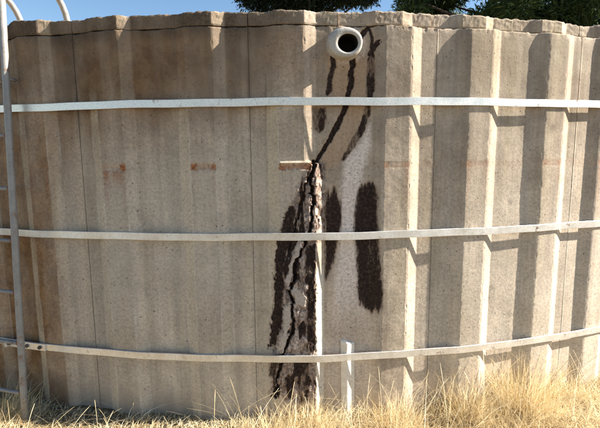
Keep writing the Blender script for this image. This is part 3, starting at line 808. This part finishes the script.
STAKE_T = 3.68
STRAPS = [(1.827, 'uppermost of three steel straps, just below the tank\'s pipe', 0.0, ()),
          (1.094, 'middle steel strap crossing the dark stains at half height', 0.013, ()),
          (0.378, 'lowest steel strap, bolted together near the ladder and holding the white stake', 0.013, ((STAKE_T - 0.12, RAD + 0.004), (STAKE_T + 0.12, RAD + 0.004)))]
for i, (z, lab, b, ex) in enumerate(STRAPS):
    root = empty('steel_strap', (CX, CY, 0))
    tag(root, lab, 'strap', 'steel straps around the tank')
    link_mesh('band', strap_mesh('band', z, 0.042, 0.007, b, ex, 0.0, i + 1.0), M_STRAP, root, smooth=False)
    if i == 2:
        def arc_box(name, t0, t1, r0, r1, z0, z1, mat, par, n=6):
            vs, fs = [], []
            for k in range(n + 1):
                t = t0 + (t1 - t0) * k / n
                for r, zz in ((r0, z0), (r1, z0), (r1, z1), (r0, z1)): vs.append(cyl(t, r, zz))
            for k in range(n):
                for q in range(4): fs.append((k * 4 + q, k * 4 + (q + 1) % 4, (k + 1) * 4 + (q + 1) % 4, (k + 1) * 4 + q))
            fs.append((3, 2, 1, 0)); fs.append(tuple(n * 4 + q for q in range(4)))
            me = mesh_from(name, vs, fs); recalc(me)
            o = link_mesh(name, me, mat, par, smooth=False)
            bv = o.modifiers.new('bevel', 'BEVEL'); bv.width = 0.0015; bv.segments = 2
            return o
        ro = RAD + 0.0112
        plate = arc_box('joint_plate', -17.3, -14.35, ro, ro + 0.008, z - 0.023, z + 0.021, M_STRAP, root)
        for t in (-15.66, -14.72):
            p = cyl(t, ro + 0.008, z - 0.001); d = cyl(t, 1, 0)
            b1 = tube('bolt_head', [p - d * 0.001, p + d * 0.010], 0.0115, M_BOLT, plate, seg=6)
        # threaded tightening rod with its nuts, on lugs
        for t in (-17.1, -18.35):
            arc_box('lug', t - 0.10, t + 0.10, ro + 0.004, ro + 0.034, z - 0.017, z + 0.023, M_STRAP, root, 1)
        tube('tension_rod', [cyl(t, ro + 0.022, z + 0.006) for t in (-19.0, -18.0, -17.0, -16.75)], 0.006, M_BOLT, root, seg=10)
        for t in (-18.55, -16.9):
            p0, p1 = cyl(t - 0.05, ro + 0.022, z + 0.006), cyl(t + 0.05, ro + 0.022, z + 0.006)
            tube('nut', [p0, p1], 0.012, M_BOLT, root, seg=6)

# ------------------------------------------------------------------ white stake tucked behind the lowest strap
def stake():
    n = world_cyl(STAKE_T, 1, 0) - Vector((CX, CY, 0)); n.normalize()
    t = Vector((0, 0, 1)).cross(n).normalized()
    o0 = world_cyl(STAKE_T, RAD - DEPTH + 0.002, 0)
    lean = 0.006
    prof = [(-0.041, 0.0), (0.041, 0.0), (0.038, 0.006), (-0.006, 0.0268), (-0.012, 0.0268), (-0.038, 0.010)]
    zs = [-0.05, 0.1, 0.25, 0.40, 0.452, 0.458]
    vs, fs = [], []
    for i, z in enumerate(zs):
        for k, (a, b) in enumerate(prof):
            q = 0.93 if i == len(zs) - 1 else 1.0
            zz = z + (0.012 * a / 0.04 * -1 + 0.006 * math.sin(k * 2.1) if i >= len(zs) - 2 else 0)
            vs.append(o0 + t * (a * q - 0.004 * z / 0.4 + 0.001 * math.sin(i * 3 + k)) + n * (b * q + 0.001 * math.sin(i * 2.0)) + Vector((0, 0, zz)))
    m = len(prof)
    for i in range(len(zs) - 1):
        for k in range(m): fs.append((i * m + k, i * m + (k + 1) % m, (i + 1) * m + (k + 1) % m, (i + 1) * m + k))
    fs.append(tuple(range(m))[::-1]); fs.append(tuple((len(zs) - 1) * m + k for k in range(m)))
    me = mesh_from('timber_stake', vs, fs); recalc(me)
    o = link_mesh('timber_stake', me, M_STAKE, None, smooth=False)
    tag(o, 'short white stake standing in the grass behind the lowest strap', 'stake')
stake()

# ------------------------------------------------------------------ ladder
lad = empty('steel_ladder', world_cyl(-16.65, RAD + 0.2, 0))
tag(lad, 'tubular steel ladder hooked over the rim beside the rust-brown panel', 'ladder')
LO = lad.location.copy()
def lpt(th, off, z): return world_cyl(th, RAD + off, z) - LO
def sway(th, z): return th + 0.5 * (1 - z / 2.4)
def lean_off(z): return 0.035 + 0.165 * (1 - z / 2.4)
def rail(th0):
    th = th0
    pts = [lpt(sway(th0, z), lean_off(z), z) for z in np.linspace(-0.05, 2.38, 12)]
    c0, rr = -0.205, 0.245
    for k in range(1, 16):
        w = math.pi * k / 16
        pts.append(lpt(th, c0 + rr * math.cos(w), 2.385 + rr * math.sin(w)))
    for z in (2.36, 2.25, 2.0, 1.6, 1.2): pts.append(lpt(th, -0.45, z))
    return tube('rail', pts, 0.0195, M_LADDER, lad, seg=16)
for th in (-14.9, -18.9): rail(th)
for z in (0.17, 0.47, 0.77, 1.07, 1.37, 1.67, 1.97, 2.24):
    tube('rung', [lpt(sway(-18.9, z), lean_off(z), z), lpt(sway(-14.9, z), lean_off(z), z)], 0.0115, M_LADDER, lad, seg=12)
for z in (0.17, 0.47, 0.77, 1.07, 1.37, 1.67, 1.97):
    a_, b_ = lpt(sway(-18.9, z), lean_off(z), z), lpt(sway(-14.9, z), lean_off(z), z)
    u_ = (b_ - a_).normalized()
    for p_, q_ in ((a_, u_), (b_, -u_)):
        tube('weld', [p_ + q_ * 0.010, p_ + q_ * 0.020, p_ + q_ * 0.027], [0.0165, 0.0150, 0.0118], M_RUSTBAR, lad, seg=10)
for th in (-14.9, -18.9):
    z = 1.985
    tube('wall_bracket', [lpt(sway(th, z), lean_off(z), z), lpt(sway(th, z), 0.002, z)], 0.010, M_LADDER, lad, seg=10)

# ------------------------------------------------------------------ ground
def ground():
    rings = [0, 1.0, 2, 3, 4, 5, 5.6, 6.0, 6.3, 6.6, 7, 7.6, 8.5, 10, 13, 18, 26, 45, 90, 200, 500, 1200]
    seg = 180
    vs, fs = [(0, 0, 0)], []
    for r in rings[1:]:
        for k in range(seg):
            a = 2 * math.pi * k / seg
            x, y = r * math.sin(a), -r * math.cos(a)
            h = 0.03 * float(fbm(np.array([x * 0.9]), np.array([y * 0.9]), 301)[0]) + (0.0 if r < 30 else 1.2 * float(fbm(np.array([x * 0.01]), np.array([y * 0.01]), 302)[0]) * min(1, (r - 30) / 200))
            vs.append((x, y, h - 0.01))
    for k in range(seg): fs.append((0, 1 + k, 1 + (k + 1) % seg))
    for i in range(len(rings) - 2):
        b0 = 1 + i * seg; b1 = b0 + seg
        for k in range(seg): fs.append((b0 + k, b1 + k, b1 + (k + 1) % seg, b0 + (k + 1) % seg))
    me = mesh_from('ground', vs, fs); recalc(me)
    o = link_mesh('ground', me, M_GROUND)
    o.location = (CX, CY, 0)
    tag(o, 'dry bare ground with straw around the tank', kind='structure')
ground()

# ------------------------------------------------------------------ dry grass
def blades(root, height, lean_az, lean, width, shade, segs=5, droop=0.6, head=None):
    """ribbon blades: arrays of root (n,3), height, lean azimuth, lean amount, width, shade -> verts, faces, shade"""
    n = len(height)
    dirv = np.stack([np.cos(lean_az), np.sin(lean_az), 0 * lean_az], -1)
    wid = np.stack([-np.sin(lean_az + 0.9), np.cos(lean_az + 0.9), 0 * lean_az], -1)
    V = np.zeros((n, segs + 1, 2, 3))
    for k in range(segs + 1):
        f = k / segs
        out = lean * height * (f * 0.35 + f * f * 0.65)
        zz = height * (f - droop * lean * 0.45 * f * f)
        c = root + dirv * out[:, None]
        c[:, 2] += zz
        w = width * (1 - 0.85 * f)
        if head is not None:                   # seed head: swells near the tip
            w = np.where(head, width * (0.45 if f < 0.72 else (1.9 if k % 2 else 1.1) * (1.25 - f)), w)
        V[:, k, 0] = c - wid * w[:, None] * 0.5
        V[:, k, 1] = c + wid * w[:, None] * 0.5
    base = (np.arange(n) * (segs + 1) * 2)[:, None, None]
    k = np.arange(segs)[None, :, None] * 2
    F = (base + k + np.array([0, 1, 3, 2])[None, None, :]).reshape(-1, 4)
    return V.reshape(-1, 3), F, np.repeat(shade, (segs + 1) * 2)

def grass_object(name, parts, loc=(0, 0, 0)):
    vs, fs, sh, b = [], [], [], 0
    for V, F, S_ in parts:
        vs.append(V); fs.append(F + b); sh.append(S_); b += len(V)
    V = np.concatenate(vs) - np.array(loc); F = np.concatenate(fs); S_ = np.concatenate(sh)
    me = bpy.data.meshes.new(name)
    me.vertices.add(len(V)); me.vertices.foreach_set('co', V.astype(np.float32).ravel())
    me.loops.add(F.size); me.loops.foreach_set('vertex_index', F.astype(np.int32).ravel())
    me.polygons.add(len(F)); me.polygons.foreach_set('loop_start', np.arange(0, F.size, 4, dtype=np.int32))
    me.update(calc_edges=True)
    at = me.attributes.new('shade', 'FLOAT', 'POINT'); at.data.foreach_set('value', S_.astype(np.float32))
    o = link_mesh(name, me, M_GRASS)
    o.location = loc
    return o

def arc_pts(s, d):                             # arc metres along the wall, distance out from it -> world xy
    a = s / RAD
    r = RAD + d
    return np.stack([CX + r * np.sin(a), CY - r * np.cos(a), 0 * s - 0.005], -1)

def cover(n, s0, s1, d0, d1, hfun, dens=None, lean=(0.3, 1.7), width=(0.0026, 0.0055), p=1.0):
    s = rng.uniform(s0, s1, n); d = d0 + (d1 - d0) * rng.random(n) ** p
    if dens is not None:
        keep = rng.random(n) < dens(s, d); s = s[keep]; d = d[keep]
    m = len(s)
    h = hfun(s, d) * (0.45 + 0.85 * rng.random(m))
    sh = np.clip(0.64 + 0.5 * fbm(s * 3, d * 3, 401) + rng.normal(0, 0.2, m), 0, 1)
    return blades(arc_pts(s, d), h, rng.uniform(0, 2 * math.pi, m), rng.uniform(*lean, m), rng.uniform(*width, m), sh)

def hprof(s, d):
    base = 0.055 + 0.09 * smooth(-0.5, 0.1, s) + 0.05 * smooth(0.5, 1.1, s) - 0.07 * smooth(1.5, 1.9, s)
    base = base + 0.05 * smooth(-1.35, -1.5, s)
    return base * (0.75 + 0.7 * fbm(s * 2.5, d * 2.5, 402))

def dprof(s, d):
    return np.clip(0.55 + 0.45 * smooth(-0.6, 0.0, s) + 0.3 * smooth(-1.4, -1.55, s) + 0.5 * fbm(s * 3, d * 3, 403), 0.1, 1)

def stems(n, s0, s1, d0, d1, h0, h1, lean=(0.15, 0.9)):
    s = rng.uniform(s0, s1, n); d = rng.uniform(d0, d1, n)
    h = rng.uniform(h0, h1, n)
    return blades(arc_pts(s, d), h, rng.uniform(0, 2 * math.pi, n), rng.uniform(*lean, n), rng.uniform(0.003, 0.0045, n), np.clip(rng.normal(0.78, 0.15, n), 0, 1), segs=10, head=rng.random(n) < 0.75)

parts = [
    cover(9500, -2.3, 2.9, 0.01, 0.55, hprof, dprof),
    cover(9000, -2.3, 2.9, 0.01, 0.55, lambda s, d: 0.9 * hprof(s, d), dprof, lean=(1.6, 2.6), width=(0.003, 0.006)),      # flattened straw
    cover(9000, -3.5, 4.0, 0.5, 2.2, lambda s, d: 0.10 + 0 * s, None),
    cover(12000, -9, 9, 0.0, 7.0, lambda s, d: 0.13 + 0 * s, None, width=(0.004, 0.008)),
    stems(90, -0.35, 0.75, 0.03, 0.40, 0.16, 0.40, (0.3, 1.5)),
    stems(120, 0.6, 1.9, 0.03, 0.40, 0.2, 0.46, (0.3, 1.3)),
    stems(10, -1.4, -0.3, 0.03, 0.3, 0.08, 0.20),
    stems(45, -2.1, -0.4, 0.3, 0.55, 0.10, 0.24, (0.4, 1.4)),
    stems(26, -2.1, -1.42, 0.03, 0.3, 0.12, 0.32, (0.4, 1.2)),
]
o = grass_object('dry_grass', parts)
tag(o, 'dry straw-coloured grass along the foot of the tank', kind='stuff')

def tussock(s, d, n, h, spread, lean_bias, label, dark=0.0):
    c = arc_pts(np.array([s]), np.array([d]))[0]
    q = rng.normal(0, spread * 0.33, (n, 2))
    root = np.stack([c[0] + q[:, 0], c[1] + q[:, 1], 0 * q[:, 0] - 0.005], -1)
    hh = h * (0.35 + 0.65 * rng.random(n) ** 0.7)
    az = np.arctan2(q[:, 1], q[:, 0]) + rng.normal(0, 0.7, n)
    ln_ = np.abs(rng.normal(0.6, 0.45, n)) + lean_bias * 0.2
    sh = np.clip(rng.normal(0.70 - dark, 0.22, n), 0, 1)
    p1 = blades(root, hh, az, ln_, rng.uniform(0.0026, 0.0052, n), sh, segs=6)
    m = max(6, n // 40)
    p2 = blades(root[:m], h * rng.uniform(0.8, 1.25, m), az[:m], rng.uniform(0.2, 0.8, m), rng.uniform(0.0035, 0.005, m), np.clip(rng.normal(0.8, 0.12, m), 0, 1), segs=10, head=np.ones(m, bool))
    o = grass_object('grass_tussock', [p1, p2], tuple(c))
    tag(o, label, 'grass tussock', 'dry grass tussocks')
tussock(1.42, 0.10, 520, 0.42, 0.27, 0, 'tallest golden grass tussock, leaning over the dark rib shadow at right')
tussock(1.80, 0.08, 200, 0.22, 0.20, 0, 'golden grass tussock nearest the right edge of the picture')
tussock(1.05, 0.12, 320, 0.30, 0.22, 0, 'medium dry grass tussock at the foot of the first sunlit rib')
tussock(0.62, 0.14, 380, 0.19, 0.24, 0, 'low pale grass tussock just right of the white stake')
tussock(0.12, 0.10, 340, 0.20, 0.24, 0, 'sparse pale grass tussock below the cracked rib')
tussock(-0.08, 0.20, 240, 0.15, 0.2, 0, 'small grass tussock left of the cracked rib')
tussock(-1.66, 0.22, 420, 0.20, 0.24, 0, 'scruffy brown grass tussock around the ladder foot', 0.15)

# ------------------------------------------------------------------ trees behind the tank
def conifer(name, label, base, trunk_h, clumps, mat, leaf_n, leaf, seed, limbs=18, trunk_r=0.35):
    """clumps: (x, y, z, rx, ry, rz) ellipsoids of foliage, filled with many small sprays"""
    rg = np.random.default_rng(seed); rd = random.Random(seed)
    root = empty(name, base)
    tag(root, label, 'tree')
    B = Vector(base)
    n = 10
    tp = [Vector((0.25 * math.sin(k * 0.9 + seed), 0.2 * math.cos(k * 0.7), trunk_h * k / n - 0.2)) for k in range(n + 1)]
    tr = tube('trunk', tp, [trunk_r * (1 - 0.85 * k / n) * (1.35 if k == 0 else 1) for k in range(n + 1)], M_BARK, root, seg=10)
    for k in range(min(limbs, len(clumps))):
        c = Vector(clumps[k][:3]) - B
        z0 = min(trunk_h * 0.92, max(trunk_h * 0.2, c.z * 0.85 - 0.4))
        a = Vector((0, 0, z0)); m = a.lerp(c, 0.5) + Vector((0, 0, -0.25))
        tube('limb', [a, m, c], [trunk_r * 0.32, trunk_r * 0.2, 0.03], M_BARK, root, seg=6)
    vol = np.array([c[3] * c[4] * c[5] for c in clumps]) ** (2 / 3)
    pk = rg.choice(len(clumps), leaf_n, p=vol / vol.sum())
    C = np.array(clumps)[pk]
    d = rg.normal(size=(leaf_n, 3)); d /= np.linalg.norm(d, axis=1)[:, None]
    rr = rg.random(leaf_n) ** 0.45
    P = C[:, :3] + d * rr[:, None] * C[:, 3:]
    P += 0.12 * rg.normal(size=P.shape)
    # sprays: narrow kites pointing outwards and a little down
    ax_ = d + 0.6 * rg.normal(size=d.shape); ax_[:, 2] -= 0.15
    ax_ /= np.linalg.norm(ax_, axis=1)[:, None]
    sd_ = np.cross(ax_, rg.normal(size=d.shape)); sd_ /= np.linalg.norm(sd_, axis=1)[:, None]
    L = leaf * rg.uniform(0.6, 1.5, leaf_n)[:, None]; W = L * 0.11
    V = np.stack([P, P + ax_ * L * 0.5 + sd_ * W, P + ax_ * L, P + ax_ * L * 0.45 - sd_ * W], 1).reshape(-1, 3) - np.array(base)
    F = np.arange(leaf_n * 4).reshape(-1, 4)
    sh = np.repeat(np.clip(rg.normal(0.45, 0.25, leaf_n), 0, 1), 4)
    me = bpy.data.meshes.new('crown')
    me.vertices.add(len(V)); me.vertices.foreach_set('co', V.astype(np.float32).ravel())
    me.loops.add(F.size); me.loops.foreach_set('vertex_index', F.astype(np.int32).ravel())
    me.polygons.add(len(F)); me.polygons.foreach_set('loop_start', np.arange(0, F.size, 4, dtype=np.int32))
    me.update(calc_edges=True)
    at = me.attributes.new('shade', 'FLOAT', 'POINT'); at.data.foreach_set('value', sh.astype(np.float32))
    link_mesh('crown', me, mat, root, smooth=False)

rt_ = random.Random(5)
# left tree: bare trunk, high crown whose underside just dips below the top of the view
cl = []
for k in range(70):
    a = rt_.uniform(0, 2 * math.pi); q = math.sqrt(rt_.random())
    x = 0.55 + 3.2 * q * math.cos(a); y = 23 + 2.8 * q * math.sin(a)
    z = 9.25 + 0.25 * q + rt_.random() * 4.0 * (1 - 0.6 * q)
    cl.append((x, y, z, rt_.uniform(.45, .8), rt_.uniform(.45, .8), rt_.uniform(.3, .5)))
for (x, z, r) in ((-2.6, 8.95, .4), (-2.2, 8.75, .45), (-1.7, 8.75, .5), (-1.0, 8.7, .55), (-0.3, 8.65, .5), (0.3, 8.8, .5), (0.9, 8.7, .5), (1.6, 8.85, .45), (2.3, 8.95, .4), (3.0, 8.85, .35), (3.5, 8.95, .3), (-0.6, 8.4, .4), (0.1, 8.45, .4), (-1.8, 8.45, .35)):
    cl.append((x, 22.0 + rt_.uniform(-.6, .6), z, r * 1.2, r, r * 0.75))
conifer('cypress_tree', 'dark high-crowned tree behind the tank, above the outlet pipe', (0.5, 23.4, 0), 13.0, cl, M_LEAF_A, 90000, 0.20, 3, limbs=40, trunk_r=0.3)
# right tree: broad dense crown down to low level
cl = []
for k in range(240):
    a = rt_.uniform(0, 2 * math.pi); q = rt_.random() ** 0.4
    u = rt_.uniform(-1, 1)
    w = math.sqrt(1 - u * u)
    x = 12.9 + 7.4 * q * w * math.cos(a); y = 25 + 6.0 * q * w * math.sin(a); z = 8.3 + 6.0 * q * u
    cl.append((x, y, z, rt_.uniform(.6, 1.2), rt_.uniform(.6, 1.2), rt_.uniform(.35, .7)))
conifer('cypress_tree', 'broad green tree filling the sky behind the sunlit side of the tank', (12.9, 25.0, 0), 13.0, cl, M_LEAF_B, 210000, 0.27, 8, limbs=40, trunk_r=0.5)
